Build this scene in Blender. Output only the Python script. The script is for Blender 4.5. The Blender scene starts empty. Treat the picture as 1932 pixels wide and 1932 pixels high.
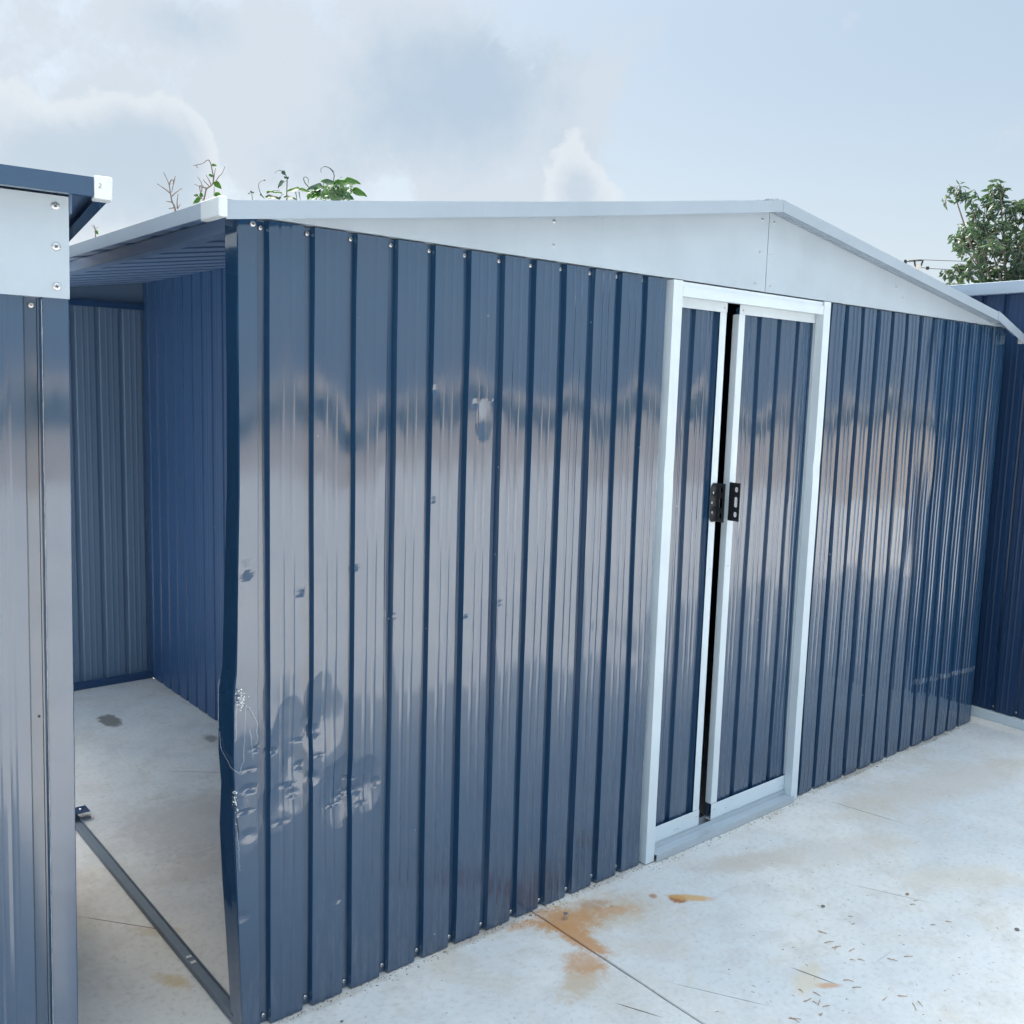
import bpy, math, random
from mathutils import Vector, Matrix, noise
random.seed(7)
SC = bpy.context.scene
COL = SC.collection
R = math.radians

# ------------------------------------------------------------------ camera
cam = bpy.data.cameras.new("camera")
cam.sensor_width = 36; cam.lens = 33.684; cam.clip_start = .05; cam.clip_end = 3000
co = bpy.data.objects.new("camera", cam); COL.objects.link(co); SC.camera = co
rt, up, fw = (.765962, -.64222, .029251), (.058631, .115093, .991623), (.640207, .75783, -.125811)
co.matrix_world = Matrix(((rt[0], up[0], -fw[0], -.90057), (rt[1], up[1], -fw[1], -2.02208), (rt[2], up[2], -fw[2], 1.55177), (0, 0, 0, 1)))
RT, UP, FW, CAM = Vector(rt), Vector(up), Vector(fw), Vector((-.90057, -2.02208, 1.55177))
def skydir(px, py):                       # direction of a point of the sky, seen in the photograph at px, py of 1932
    return (FW + RT * ((px - 966) / 1807.7) - UP * ((py - 966) / 1807.7)).normalized()

# ------------------------------------------------------------------ light
SUN_AZ, SUN_EL = 12, 48                   # degrees from +Y towards +X, and above the horizon
SC.view_settings.view_transform = 'Standard'; SC.view_settings.look = 'None'
SC.view_settings.gamma = 1; SC.view_settings.use_curve_mapping = False
SC.view_settings.exposure = 1.45
sl = bpy.data.lights.new("sun", 'SUN'); sl.energy = 2.9; sl.angle = R(1.6); sl.color = (1, .955, .89)
so = bpy.data.objects.new("sun", sl); COL.objects.link(so)
sd = Vector((math.sin(R(SUN_AZ)) * math.cos(R(SUN_EL)), math.cos(R(SUN_AZ)) * math.cos(R(SUN_EL)), math.sin(R(SUN_EL))))
so.rotation_euler = sd.to_track_quat('Z', 'Y').to_euler(); so.location = (0, 0, 20)

# ------------------------------------------------------------------ node helpers
class NT:
    def __init__(s, tree): s.t = tree; s.n = tree.nodes; s.l = tree.links
    def put(s, inp, v):
        if v is None: return
        if isinstance(v, bpy.types.NodeSocket): s.l.new(v, inp)
        elif isinstance(v, (tuple, list)) and len(v) == 3 and inp.type == 'RGBA': inp.default_value = (*v, 1)
        else: inp.default_value = v
    def math(s, op, a, b=0, c=None, clamp=False):
        n = s.n.new('ShaderNodeMath'); n.operation = op; n.use_clamp = clamp
        s.put(n.inputs[0], a); s.put(n.inputs[1], b); s.put(n.inputs[2], c); return n.outputs[0]
    def vec(s, op, a, b=None, sc=None):
        n = s.n.new('ShaderNodeVectorMath'); n.operation = op
        s.put(n.inputs[0], a); s.put(n.inputs[1], b)
        if sc is not None: s.put(n.inputs['Scale'], sc)
        return n.outputs['Value'] if op in ('DOT_PRODUCT', 'LENGTH', 'DISTANCE') else n.outputs[0]
    def mix(s, f, a, b):
        n = s.n.new('ShaderNodeMix'); n.data_type = 'RGBA'
        s.put(n.inputs[0], f); s.put(n.inputs[6], a); s.put(n.inputs[7], b); return n.outputs[2]
    def noise(s, v, scale, detail=3, rough=.5, dist=0):
        n = s.n.new('ShaderNodeTexNoise'); s.put(n.inputs['Vector'], v)
        n.inputs['Scale'].default_value = scale; n.inputs['Detail'].default_value = detail
        n.inputs['Roughness'].default_value = rough; n.inputs['Distortion'].default_value = dist; return n.outputs['Fac']
    def ramp(s, f, a, b, lo=0, hi=1):
        n = s.n.new('ShaderNodeMapRange'); n.interpolation_type = 'SMOOTHSTEP'
        for i, v in enumerate((f, a, b, lo, hi)): s.put(n.inputs[i], v)
        return n.outputs[0]
    def mapping(s, v, scale=(1, 1, 1), loc=(0, 0, 0), rot=(0, 0, 0)):
        n = s.n.new('ShaderNodeMapping'); s.put(n.inputs[0], v)
        n.inputs[1].default_value = loc; n.inputs[2].default_value = rot; n.inputs[3].default_value = scale; return n.outputs[0]

# ------------------------------------------------------------------ sky
w = bpy.data.worlds.new("World"); SC.world = w; w.use_nodes = True
N = NT(w.node_tree); N.n.clear()
out = N.n.new('ShaderNodeOutputWorld'); bg = N.n.new('ShaderNodeBackground'); N.l.new(bg.outputs[0], out.inputs[0])
sky = N.n.new('ShaderNodeTexSky'); sky.sky_type = 'NISHITA'; sky.sun_disc = False
sky.sun_elevation = R(SUN_EL); sky.sun_rotation = R(SUN_AZ); sky.air_density = 1.2; sky.dust_density = 3.0; sky.ozone_density = 1.2; sky.altitude = 50
bg.inputs['Strength'].default_value = .09
tc = N.n.new('ShaderNodeTexCoord').outputs['Generated']
D = N.vec('NORMALIZE', tc)
wob = N.noise(D, 7, 6, .62)
def blob(px, py, rx, ry, amp):            # a cloud of given angular size about a direction
    d = skydir(px, py); x = d.cross(Vector((0, 0, 1))).normalized(); y = x.cross(d)
    a = N.math('DIVIDE', N.vec('DOT_PRODUCT', D, tuple(x)), rx / 1807.7)
    b = N.math('DIVIDE', N.vec('DOT_PRODUCT', D, tuple(y)), ry / 1807.7)
    f = N.vec('DOT_PRODUCT', D, tuple(d))
    r2 = N.math('ADD', N.math('MULTIPLY', a, a), N.math('MULTIPLY', b, b))
    g = N.math('EXPONENT', N.math('MULTIPLY', r2, -1))
    return N.math('MULTIPLY', N.math('MULTIPLY', g, amp), N.math('GREATER_THAN', f, 0))
def total(lst):
    s = lst[0]
    for q in lst[1:]: s = N.math('ADD', s, q)
    return s
warp = N.noise(D, 5, 9, .6)
warp_col = N.n[-1].outputs['Color']
fine = N.noise(N.vec('ADD', D, N.vec('SCALE', warp_col, sc=.25)), 9, 10, .58)
cov = total([N.math('MULTIPLY', N.math('SUBTRACT', fine, .5), 2.2),
             blob(620, 150, 260, 150, .55), blob(880, 210, 230, 200, .60), blob(150, 260, 240, 110, .62), blob(330, 230, 110, 90, .35),
             blob(1090, 300, 100, 110, .45), blob(500, 330, 330, 80, .25), blob(250, 20, 260, 60, .3)])
cloud = N.ramp(cov, .18, .62)
thick = N.ramp(total([N.math('MULTIPLY', N.math('SUBTRACT', wob, .5), 1.3), blob(860, 150, 170, 110, .75), blob(350, 30, 120, 60, .5), blob(60, 290, 130, 60, .35), blob(760, 290, 300, 80, .30), blob(300, 270, 90, 60, .35)]), .15, .75)
el = N.n.new('ShaderNodeSeparateXYZ'); N.put(el.inputs[0], D); elz = el.outputs[2]
# the hazy air itself: pale at the horizon, blue higher up
haze = N.mix(N.ramp(elz, .0, .34), (2.75, 3.1, 3.4), (1.95, 2.42, 2.90))
base = N.mix(.85, sky.outputs[0], haze)
lit = N.mix(thick, (2.72, 3.02, 3.35), (1.95, 2.43, 2.97))
col = N.mix(N.math('MULTIPLY', cloud, .85), base, lit)
# heaped cumulus low on the left and in the middle: crisp bright tops, greyer bodies that melt into the haze below
puff = N.noise(N.vec('ADD', D, N.vec('SCALE', N.n[-1].outputs['Vector'] if False else warp_col, sc=.10)), 17, 9, .55)
c2 = total([N.math('MULTIPLY', N.math('SUBTRACT', puff, .5), 1.1), blob(60, 330, 150, 130, .9), blob(310, 300, 95, 105, .95), blob(190, 360, 170, 100, .6), blob(1075, 360, 60, 110, .65), blob(1150, 400, 80, 90, .6), blob(690, 120, 90, 90, .30), blob(1010, 90, 60, 130, .30), blob(560, 360, 90, 60, .5)])
heap = N.ramp(c2, .42, .56)
body = N.mix(N.ramp(c2, .46, 1.15), (3.3, 3.5, 3.7), (2.3, 2.72, 3.15))
col = N.mix(N.math('MULTIPLY', N.math('MULTIPLY', heap, .8), N.ramp(elz, .03, .14)), col, body)
# thin cloud brightens towards the sun that stands above and behind the sheds
ca = N.vec('DOT_PRODUCT', D, tuple(sd))
glow = N.ramp(ca, .86, 1.0, 0, 1)
col = N.mix(N.math('MULTIPLY', N.math('MULTIPLY', glow, glow), .9), col, (26, 25, 23))
# an overcast sky is about three times as bright overhead as at the horizon
over = N.mix(N.ramp(elz, .34, .92), (1, 1, 1), (4.5, 4.2, 3.75))
col = N.vec('MULTIPLY', col, over)
below = N.math('LESS_THAN', elz, -.02)
col = N.mix(below, col, (1.6, 1.6, 1.5))
N.put(bg.inputs['Color'], col)

# ------------------------------------------------------------------ materials
def mat(name, fn):
    m = bpy.data.materials.new(name); m.use_nodes = True
    n = NT(m.node_tree); b = n.n['Principled BSDF']; fn(n, b); return m
def geo(n): return n.n.new('ShaderNodeNewGeometry').outputs['Position']
def oc(n): return n.n.new('ShaderNodeTexCoord').outputs['Object']
def bump(n, b, h, strength, dist):
    k = n.n.new('ShaderNodeBump'); k.inputs['Strength'].default_value = strength; k.inputs['Distance'].default_value = dist
    n.put(k.inputs['Height'], h); n.l.new(k.outputs[0], b.inputs['Normal'])

def navy_fn(color, rough=.16, ior=1.9, dirt=.5):
    def f(n, b):
        p = oc(n)
        g = n.noise(p, 900, 2)
        streak = n.noise(n.mapping(p, (26, 26, .35)), 1, 2, .5)
        big = n.noise(p, 2.2, 4)
        c = n.mix(n.math('MULTIPLY', g, .25), color, tuple(min(1, x * 1.5) for x in color))
        sep = n.n.new('ShaderNodeSeparateXYZ'); n.put(sep.inputs[0], p)
        dust = n.math('MULTIPLY', n.ramp(sep.outputs[2], .45, 0), n.ramp(n.noise(n.mapping(p, (40, 40, 6)), 1, 5, .7), .45, .75))
        c = n.mix(n.math('MULTIPLY', dust, .12 * dirt), c, (.35, .36, .36))
        n.put(b.inputs['Base Color'], c)
        r = n.math('ADD', rough, n.math('ADD', n.math('MULTIPLY', n.math('SUBTRACT', streak, .5), .16), n.math('MULTIPLY', n.math('SUBTRACT', big, .5), .08)))
        n.put(b.inputs['Roughness'], n.math('ADD', r, n.math('MULTIPLY', dust, .2)))
        b.inputs['IOR'].default_value = ior
        # scuffed row of pale marks low on the right panels, and stray nicks
        sx = sep.outputs[0]; band = n.math('MULTIPLY', n.ramp(n.math('ABSOLUTE', n.math('SUBTRACT', sep.outputs[2], n.math('ADD', .30, n.math('MULTIPLY', n.math('SUBTRACT', sx, 3.3), -.06)))), .016, .007), n.ramp(sx, 3.12, 3.2))
        nick = n.math('MULTIPLY', band, n.ramp(n.noise(n.mapping(p, (150, 150, 30)), 1, 2), .48, .58))
        nick2 = n.ramp(n.noise(n.mapping(p, (60, 60, 45)), 1, 1), .80, .84)
        mk = n.math('MAXIMUM', n.math('MULTIPLY', nick, .30), n.math('MULTIPLY', nick2, .35))
        n.put(b.inputs['Base Color'], n.mix(mk, c, (.50, .52, .54)))
        h = n.math('MULTIPLY', n.noise(n.mapping(p, (6, 6, 1.2)), 1, 2), 3.0)
        bump(n, b, h, .30, .0010)
    return f
NAVY = mat("anthracite_blue_steel", navy_fn((.014, .048, .106), .085, 2.0, 1.0))
NAVYD = mat("navy_steel", navy_fn((.014, .038, .095), .3, 1.45))
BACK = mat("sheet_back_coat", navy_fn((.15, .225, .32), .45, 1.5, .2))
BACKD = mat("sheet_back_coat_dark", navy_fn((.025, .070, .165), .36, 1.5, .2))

ROOFUN = mat("roof_underside", navy_fn((.13, .21, .35), .38, 1.5, .2))

def white_fn(color, rough=.38, blue=0):
    def f(n, b):
        p = oc(n)
        c = n.mix(n.ramp(n.noise(p, 3.5, 5, .6), .35, .75), color, tuple(x * .90 for x in color))
        drip = n.ramp(n.noise(n.mapping(p, (38, 38, 1.6)), 1, 4, .7), .56, .80)
        c = n.mix(n.math('MULTIPLY', drip, .22), c, (color[0] * .66, color[1] * .66, color[2] * .62))
        spk = n.ramp(n.noise(p, 160, 3, .6), .68, .78)
        c = n.mix(n.math('MULTIPLY', spk, .10), c, (.35, .37, .38))
        scr = n.ramp(n.noise(n.mapping(p, (9, 9, 70), rot=(.3, .5, .2)), 1, 2), .76, .80)
        c = n.mix(n.math('MULTIPLY', scr, .15), c, (.42, .42, .42))
        n.put(b.inputs['Base Color'], c); b.inputs['Roughness'].default_value = rough
        bump(n, b, n.noise(p, 5, 3), .3, .002)
    return f
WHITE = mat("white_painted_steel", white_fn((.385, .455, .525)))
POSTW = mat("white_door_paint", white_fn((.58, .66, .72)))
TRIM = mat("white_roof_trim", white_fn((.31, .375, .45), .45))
PLAST = mat("white_plastic_cap", white_fn((.60, .64, .67), .5))

def metal_fn(color, rough, m=1.0):
    def f(n, b):
        p = oc(n)
        v = n.noise(p, 60, 4, .6)
        c = n.mix(n.ramp(v, .35, .7), color, tuple(x * .7 for x in color))
        n.put(b.inputs['Base Color'], c); b.inputs['Metallic'].default_value = m
        n.put(b.inputs['Roughness'], n.math('ADD', rough, n.math('MULTIPLY', v, .15)))
    return f
GALV = mat("galvanised_steel", metal_fn((.66, .69, .72), .45, .55))
SCREW = mat("zinc_screw", metal_fn((.75, .76, .78), .28))
BLACK = mat("black_powder_coat", metal_fn((.012, .016, .022), .35, 0))
HOLE = mat("dark_recess", metal_fn((.01, .012, .016), .8, 0))
PAPERW = mat("torn_film", white_fn((.85, .86, .86), .25))
INK = mat("pencil_mark", metal_fn((.12, .13, .15), .9, 0))

def concrete_fn(n, b):
    p = geo(n)
    n1 = n.noise(p, 1.1, 6, .6); n2 = n.noise(p, 7, 8, .65); n3 = n.noise(p, 55, 6, .7)
    c = n.mix(n.ramp(n1, .32, .68), (.66, .645, .62), (.53, .545, .56))
    n4 = n.noise(p, 2.6, 7, .62, .8)
    c = n.mix(n.math('MULTIPLY', n.ramp(n4, .50, .68), .55), c, (.52, .465, .395))
    c = n.mix(n.math('MULTIPLY', n.ramp(n4, .46, .30), .5), c, (.60, .63, .66))
    c = n.mix(n.math('MULTIPLY', n.ramp(n2, .45, .70), .42), c, (.44, .42, .395))
    c = n.mix(n.math('MULTIPLY', n.ramp(n3, .5, .70), .45), c, (.36, .35, .34))
    c = n.mix(n.math('MULTIPLY', n.ramp(n3, .45, .28), .42), c, (.70, .70, .69))
    sep = n.n.new('ShaderNodeSeparateXYZ'); n.put(sep.inputs[0], p); X, Y = sep.outputs[0], sep.outputs[1]
    # trowel sweeps
    sw = n.noise(n.mapping(p, (5, 30, 1), rot=(0, 0, R(38))), 1, 4, .7)
    c = n.mix(n.math('MULTIPLY', n.ramp(sw, .54, .76), .22), c, (.40, .39, .38))
    sw2 = n.noise(n.mapping(p, (6, 38, 1), rot=(0, 0, R(-32))), 1, 4, .7)
    c = n.mix(n.math('MULTIPLY', n.ramp(sw2, .56, .8), .16), c, (.74, .74, .73))
    # hairline scratches
    sc_ = n.noise(n.mapping(p, (4, 150, 1), rot=(0, 0, R(52))), 1, 2, .5)
    msk = n.ramp(n.noise(p, 2.3, 3), .5, .62)
    c = n.mix(n.math('MULTIPLY', n.math('MULTIPLY', n.ramp(sc_, .72, .77), msk), .5), c, (.22, .21, .20))
    d1 = n.noise(p, 22, 8, .8, .5)
    def stain(x, y, rx, ry, ang, color, amt, lo=.42, hi=.62, soft=1.0, src=d1):
        nonlocal c
        ca, sa = math.cos(R(ang)), math.sin(R(ang))
        dx = n.math('SUBTRACT', X, x); dy = n.math('SUBTRACT', Y, y)
        u = n.math('DIVIDE', n.math('ADD', n.math('MULTIPLY', dx, ca), n.math('MULTIPLY', dy, sa)), rx)
        v = n.math('DIVIDE', n.math('SUBTRACT', n.math('MULTIPLY', dy, ca), n.math('MULTIPLY', dx, sa)), ry)
        g = n.math('EXPONENT', n.math('MULTIPLY', n.math('ADD', n.math('MULTIPLY', u, u), n.math('MULTIPLY', v, v)), -soft))
        m = n.ramp(n.math('ADD', n.math('MULTIPLY', g, .55), n.math('MULTIPLY', src, .62)), lo + .2, hi + .22)
        m = n.math('MULTIPLY', m, n.ramp(g, .04, .35))
        c = n.mix(n.math('MULTIPLY', m, amt), c, color)
    earth, rust, deep, soil = (.46, .36, .26), (.47, .24, .10), (.30, .12, .045), (.27, .23, .19)
    stain(1.04, -.13, .34, .15, -18, earth, .95, .40, .66)
    stain(1.10, -.10, .10, .05, -25, deep, .35)
    stain(.80, -.36, .16, .09, 10, earth, .8)
    stain(.97, -.11, .20, .12, -30, rust, .8, .44, .62)
    stain(.935, -.20, .06, .20, 4, rust, .9, .40, .60)
    stain(.86, -.30, .10, .10, 0, rust, .7)
    stain(1.12, -.16, .14, .045, -25, rust, .5)
    stain(.84, -.05, .09, .035, 0, rust, .6)
    stain(1.33, -.235, .035, .028, -45, deep, .95, .30, .5)
    stain(1.37, -.255, .085, .026, -45, (.52, .30, .10), .8, .32, .55)
    stain(1.28, -.175, .025, .02, 0, deep, .7)
    stain(1.31, -.77, .06, .02, -35, rust, .7)
    stain(1.29, -.72, .15, .06, 20, (.56, .47, .34), .6)
    stain(1.7, -.22, .35, .10, -18, (.44, .39, .34), .6)
    stain(2.0, -.35, .6, .16, -20, (.53, .47, .41), .4)
    stain(2.9, -.30, .9, .22, -12, (.53, .46, .40), .45)
    stain(2.2, -.72, .35, .14, -30, (.56, .49, .39), .4)
    stain(.44, 2.37, .05, .11, 0, (.16, .15, .14), .9, .3, .45)
    stain(.72, 1.9, .05, .09, 0, (.18, .17, .16), .8)
    stain(.35, 1.15, .42, .50, 0, (.40, .37, .35), .6)
    stain(.25, .85, .22, .22, 30, (.42, .37, .32), .5)
    stain(.0, .55, .12, .05, -40, (.45, .37, .25), .5)
    stain(-.05, .30, .10, .04, -60, (.50, .38, .20), .7)
    for (x, y, rx, ry, a, k) in ((-.05, .63, .16, .0022, -52, .9), (2.40, -.27, .17, .0025, -80, .8), (1.32, -.73, .07, .0028, -75, 1), (.83, -.53, .06, .0022, -65, 1), (1.05, -.62, .14, .0018, -60, .7), (.62, 1.5, .3, .003, -40, .5), (1.9, -.62, .15, .002, -65, .6)):
        stain(x, y, rx, ry, a, (.13, .12, .11), k, .25, .45, 1, n2)
    for gx, gw, ga in ((.25, .35, .5), (.75, .3, .8), (1.25, .25, .5), (1.85, .45, .9), (2.7, .5, .8), (3.4, .4, .7)):
        stain(gx, -.022, gw, .030, 0, (.27, .235, .20), ga * .75)
    pits = n.n.new('ShaderNodeTexVoronoi'); n.put(pits.inputs['Vector'], p); pits.inputs['Scale'].default_value = 16
    pm = n.math('MULTIPLY', n.math('LESS_THAN', pits.outputs['Distance'], .055), n.ramp(n.noise(p, 3.1, 2), .5, .6))
    c = n.mix(n.math('MULTIPLY', pm, .7), c, (.14, .13, .12))
    n.put(b.inputs['Base Color'], c); b.inputs['Roughness'].default_value = .85
    h = n.math('ADD', n.math('MULTIPLY', n3, .5), n.math('MULTIPLY', n2, 1.5))
    bump(n, b, h, .45, .004)
CONC = mat("concrete", concrete_fn)
def soil_fn(n, b):
    p = geo(n)
    c = n.mix(n.ramp(n.noise(p, .7, 6), .35, .65), (.44, .38, .31), (.34, .29, .23))
    n.put(b.inputs['Base Color'], c); b.inputs['Roughness'].default_value = .95
    bump(n, b, n.noise(p, 20, 6), .6, .02)
SOIL = mat("dry_soil", soil_fn)

def leaf_fn(c1, c2, trans=.35):
    def f(n, b):
        r = n.n.new('ShaderNodeNewGeometry').outputs['Random Per Island']
        c = n.mix(r, c1, c2)
        n.put(b.inputs['Base Color'], c); b.inputs['Roughness'].default_value = .5
        o = n.n['Material Output']; t = n.n.new('ShaderNodeBsdfTranslucent'); n.put(t.inputs[0], n.mix(.5, c, (.16, .34, .03)))
        ms = n.n.new('ShaderNodeMixShader'); ms.inputs[0].default_value = trans
        n.l.new(b.outputs[0], ms.inputs[1]); n.l.new(t.outputs[0], ms.inputs[2]); n.l.new(ms.outputs[0], o.inputs[0])
    return f
LEAFT = mat("tree_leaf", leaf_fn((.018, .052, .045), (.050, .085, .060), .18))
LEAFV = mat("vine_leaf", leaf_fn((.05, .14, .03), (.12, .26, .04), .5))
LEAFD = mat("dark_leaf", leaf_fn((.03, .08, .05), (.05, .12, .06), .2))
HEDGE = mat("hedge_leaf", leaf_fn((.11, .13, .10), (.17, .19, .14), .1))
def bark_fn(n, b):
    n.put(b.inputs['Base Color'], n.mix(n.noise(oc(n), 30, 4), (.10, .08, .06), (.2, .17, .14))); b.inputs['Roughness'].default_value = .9
BARK = mat("bark", bark_fn)
TWIG = mat("dry_twig", lambda n, b: (n.put(b.inputs['Base Color'], n.mix(n.noise(oc(n), 40, 3), (.16, .12, .10), (.26, .2, .16))), n.put(b.inputs['Roughness'], .9)))
CHIP = mat("wood_chip", lambda n, b: (n.put(b.inputs['Base Color'], n.mix(n.noise(geo(n), 30, 3), (.42, .24, .10), (.28, .17, .09))), n.put(b.inputs['Roughness'], .9)))
STONE = mat("dark_stone", lambda n, b: (n.put(b.inputs['Base Color'], n.mix(n.noise(geo(n), 60, 3), (.10, .09, .08), (.22, .19, .17))), n.put(b.inputs['Roughness'], .9)))

# ------------------------------------------------------------------ mesh helpers
class MB:
    def __init__(s): s.v = []; s.f = []; s.mi = []
    def quad(s, a, b, c, d, m=0):
        i = len(s.v); s.v += [tuple(a), tuple(b), tuple(c), tuple(d)]; s.f.append((i, i + 1, i + 2, i + 3)); s.mi.append(m)
    def box(s, x0, x1, y0, y1, z0, z1, m=0, bev=0):
        i = len(s.v)
        s.v += [(x, y, z) for z in (z0, z1) for (x, y) in ((x0, y0), (x1, y0), (x1, y1), (x0, y1))]
        for q in ((3, 2, 1, 0), (4, 5, 6, 7), (0, 1, 5, 4), (1, 2, 6, 5), (2, 3, 7, 6), (3, 0, 4, 7)): s.f.append(tuple(i + k for k in q)); s.mi.append(m)
        return s
    def prism(s, pts, d0, d1, fn, m=0):                 # polygon pts (a,b) extruded d0..d1, fn(a,b,d)->xyz
        i = len(s.v); n = len(pts)
        s.v += [fn(a, b, d0) for a, b in pts] + [fn(a, b, d1) for a, b in pts]
        s.f.append(tuple(range(i + n - 1, i - 1, -1))); s.mi.append(m)
        s.f.append(tuple(range(i + n, i + 2 * n))); s.mi.append(m)
        for k in range(n): s.f.append((i + k, i + (k + 1) % n, i + n + (k + 1) % n, i + n + k)); s.mi.append(m)
        return s
    def tube(s, pts, r0, r1=None, sides=6, m=0):
        r1 = r0 if r1 is None else r1; n = len(pts); i = len(s.v); pts = [Vector(p) for p in pts]
        for k, p in enumerate(pts):
            t = (pts[min(k + 1, n - 1)] - pts[max(k - 1, 0)]).normalized()
            a = t.cross(Vector((.31, .17, .93))).normalized(); b = t.cross(a); r = r0 + (r1 - r0) * k / max(1, n - 1)
            for j in range(sides):
                g = 2 * math.pi * j / sides; s.v.append(tuple(p + a * r * math.cos(g) + b * r * math.sin(g)))
        for k in range(n - 1):
            for j in range(sides):
                s.f.append((i + k * sides + j, i + k * sides + (j + 1) % sides, i + (k + 1) * sides + (j + 1) % sides, i + (k + 1) * sides + j)); s.mi.append(m)
        s.f.append(tuple(i + j for j in range(sides))[::-1]); s.mi.append(m)
        s.f.append(tuple(i + (n - 1) * sides + j for j in range(sides))); s.mi.append(m)
        return s
    def grid(s, P, m=0, flip=False):                    # P[r][c] points
        i = len(s.v); nr, nc = len(P), len(P[0])
        for row in P: s.v += [tuple(p) for p in row]
        for r in range(nr - 1):
            for c in range(nc - 1):
                q = (i + r * nc + c, i + r * nc + c + 1, i + (r + 1) * nc + c + 1, i + (r + 1) * nc + c)
                s.f.append(q[::-1] if flip else q); s.mi.append(m)
    def build(s, name, mats, parent=None, bevel=0, smooth=False):
        me = bpy.data.meshes.new(name); me.from_pydata(s.v, [], s.f)
        mats = mats if isinstance(mats, (list, tuple)) else [mats]
        for m_ in mats: me.materials.append(m_)
        if len(mats) > 1: me.polygons.foreach_set('material_index', s.mi)
        if smooth: me.polygons.foreach_set('use_smooth', [True] * len(me.polygons))
        me.update()
        o = bpy.data.objects.new(name, me); COL.objects.link(o)
        if bevel:
            b = o.modifiers.new("bevel", 'BEVEL'); b.width = bevel; b.segments = 2; b.limit_method = 'ANGLE'
        if parent: o.parent = parent
        return o
def empty(name, label, cat, loc=(0, 0, 0), rz=0, group=None):
    o = bpy.data.objects.new(name, None); COL.objects.link(o); o.location = loc; o.rotation_euler.z = rz; o.empty_display_size = .1
    o['label'] = label; o['category'] = cat
    if group: o['group'] = group
    return o
def tag(o, label, cat, group=None):
    o['label'] = label; o['category'] = cat
    if group: o['group'] = group
    return o
def box(name, m, parent, *a, bevel=.0015): return MB().box(*a).build(name, m, parent, bevel)

# a pan-head cross screw, its head facing -Y; every screw shares this mesh
def screw_mesh():
    b = MB(); n = 14; prof = [(.0055, 0), (.0055, -.0012), (.0046, -.0024), (.0028, -.0031)]
    rings = [[(r * math.cos(2 * math.pi * k / n), y, r * math.sin(2 * math.pi * k / n)) for k in range(n)] for r, y in prof]
    i = 0
    for rg in rings: b.v += rg
    for a in range(len(rings) - 1):
        for k in range(n): b.f.append((a * n + k, a * n + (k + 1) % n, (a + 1) * n + (k + 1) % n, (a + 1) * n + k)[::-1]); b.mi.append(0)
    b.f.append(tuple((len(rings) - 1) * n + k for k in range(n))[::-1]); b.mi.append(0)
    b.box(-.0024, .0024, -.0034, -.0030, -.0005, .0005, 1); b.box(-.0005, .0005, -.0035, -.00301, -.0024, .0024, 1)
    me = bpy.data.meshes.new("screw"); me.from_pydata(b.v, [], b.f); me.materials.append(SCREW); me.materials.append(HOLE)
    me.polygons.foreach_set('material_index', b.mi); me.update(); return me
SCREWM = screw_mesh()
def screw(parent, x, y, z, s=1, rz=0):
    o = bpy.data.objects.new("screw", SCREWM); COL.objects.link(o); o.parent = parent
    o.location = (x, y, z); o.scale = (s, s, s); o.rotation_euler = (0, random.uniform(0, 1.5), 0) if not rz else (0, 0, rz); return o

# ------------------------------------------------------------------ ribbed steel sheet
P_ = .1120                                 # rib pitch
DEP = .0162
def rib_profile(u0, u1, micro=True, step=.0055):
    """points (u, y) of the sheet between u0 and u1; u = 0 at a screw; front is -y"""
    key = [(-.011, 0), (.0085, 0), (.0128, -DEP)]
    if micro:
        for c in (.043, .069): key += [(c - .0065, -DEP), (c - .0030, -DEP - .0013), (c, -DEP - .0018), (c + .0030, -DEP - .0013), (c + .0065, -DEP)]
    key += [(.0975, -DEP), (.101, 0)]
    pts = []
    k0 = math.floor(u0 / P_) - 1
    for k in range(k0, math.ceil(u1 / P_) + 2): pts += [(k * P_ + a, b) for a, b in key]
    def yat(u):
        for (a, ya), (b, yb) in zip(pts, pts[1:]):
            if a <= u <= b: return ya + (yb - ya) * (u - a) / max(1e-9, b - a)
        return 0
    us = sorted(set([round(u0, 5), round(u1, 5)] + [round(a, 5) for a, b in pts if u0 < a < u1]))
    res = []
    for a, b in zip(us, us[1:]):
        n = max(1, int((b - a) / step + .5))
        res += [a + (b - a) * k / n for k in range(n)]
    res.append(us[-1])
    return [(u, yat(u)) for u in res]
def sheet(name, mats, parent, prof, z0, z1, frame, disp=None, zs=None, thick=.0012):
    """prof (u,y); frame(u,y,z)->xyz; disp(u,z)->(du,dy); a closed thin sheet, its back coated with mats[1]"""
    if zs is None: zs = [z0, z1]
    f, k = [], []
    for z in zs:
        zt = z
        rf, rk = [], []
        for i, (u, y) in enumerate(prof):
            du, dy = disp(u, z) if disp else (0, 0)
            rf.append(frame(u + du, y + dy, zt)); rk.append(frame(u + du, y + dy + thick, zt))
        f.append(rf); k.append(rk)
    b = MB(); b.grid(f, 0); b.grid(k, 1, True)
    b.grid([f[0], k[0]], 0, True); b.grid([f[-1], k[-1]], 0)
    b.grid([[r[0] for r in f], [r[0] for r in k]], 0); b.grid([[r[-1] for r in f], [r[-1] for r in k]], 0, True)
    return b.build(name, mats, parent)

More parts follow.
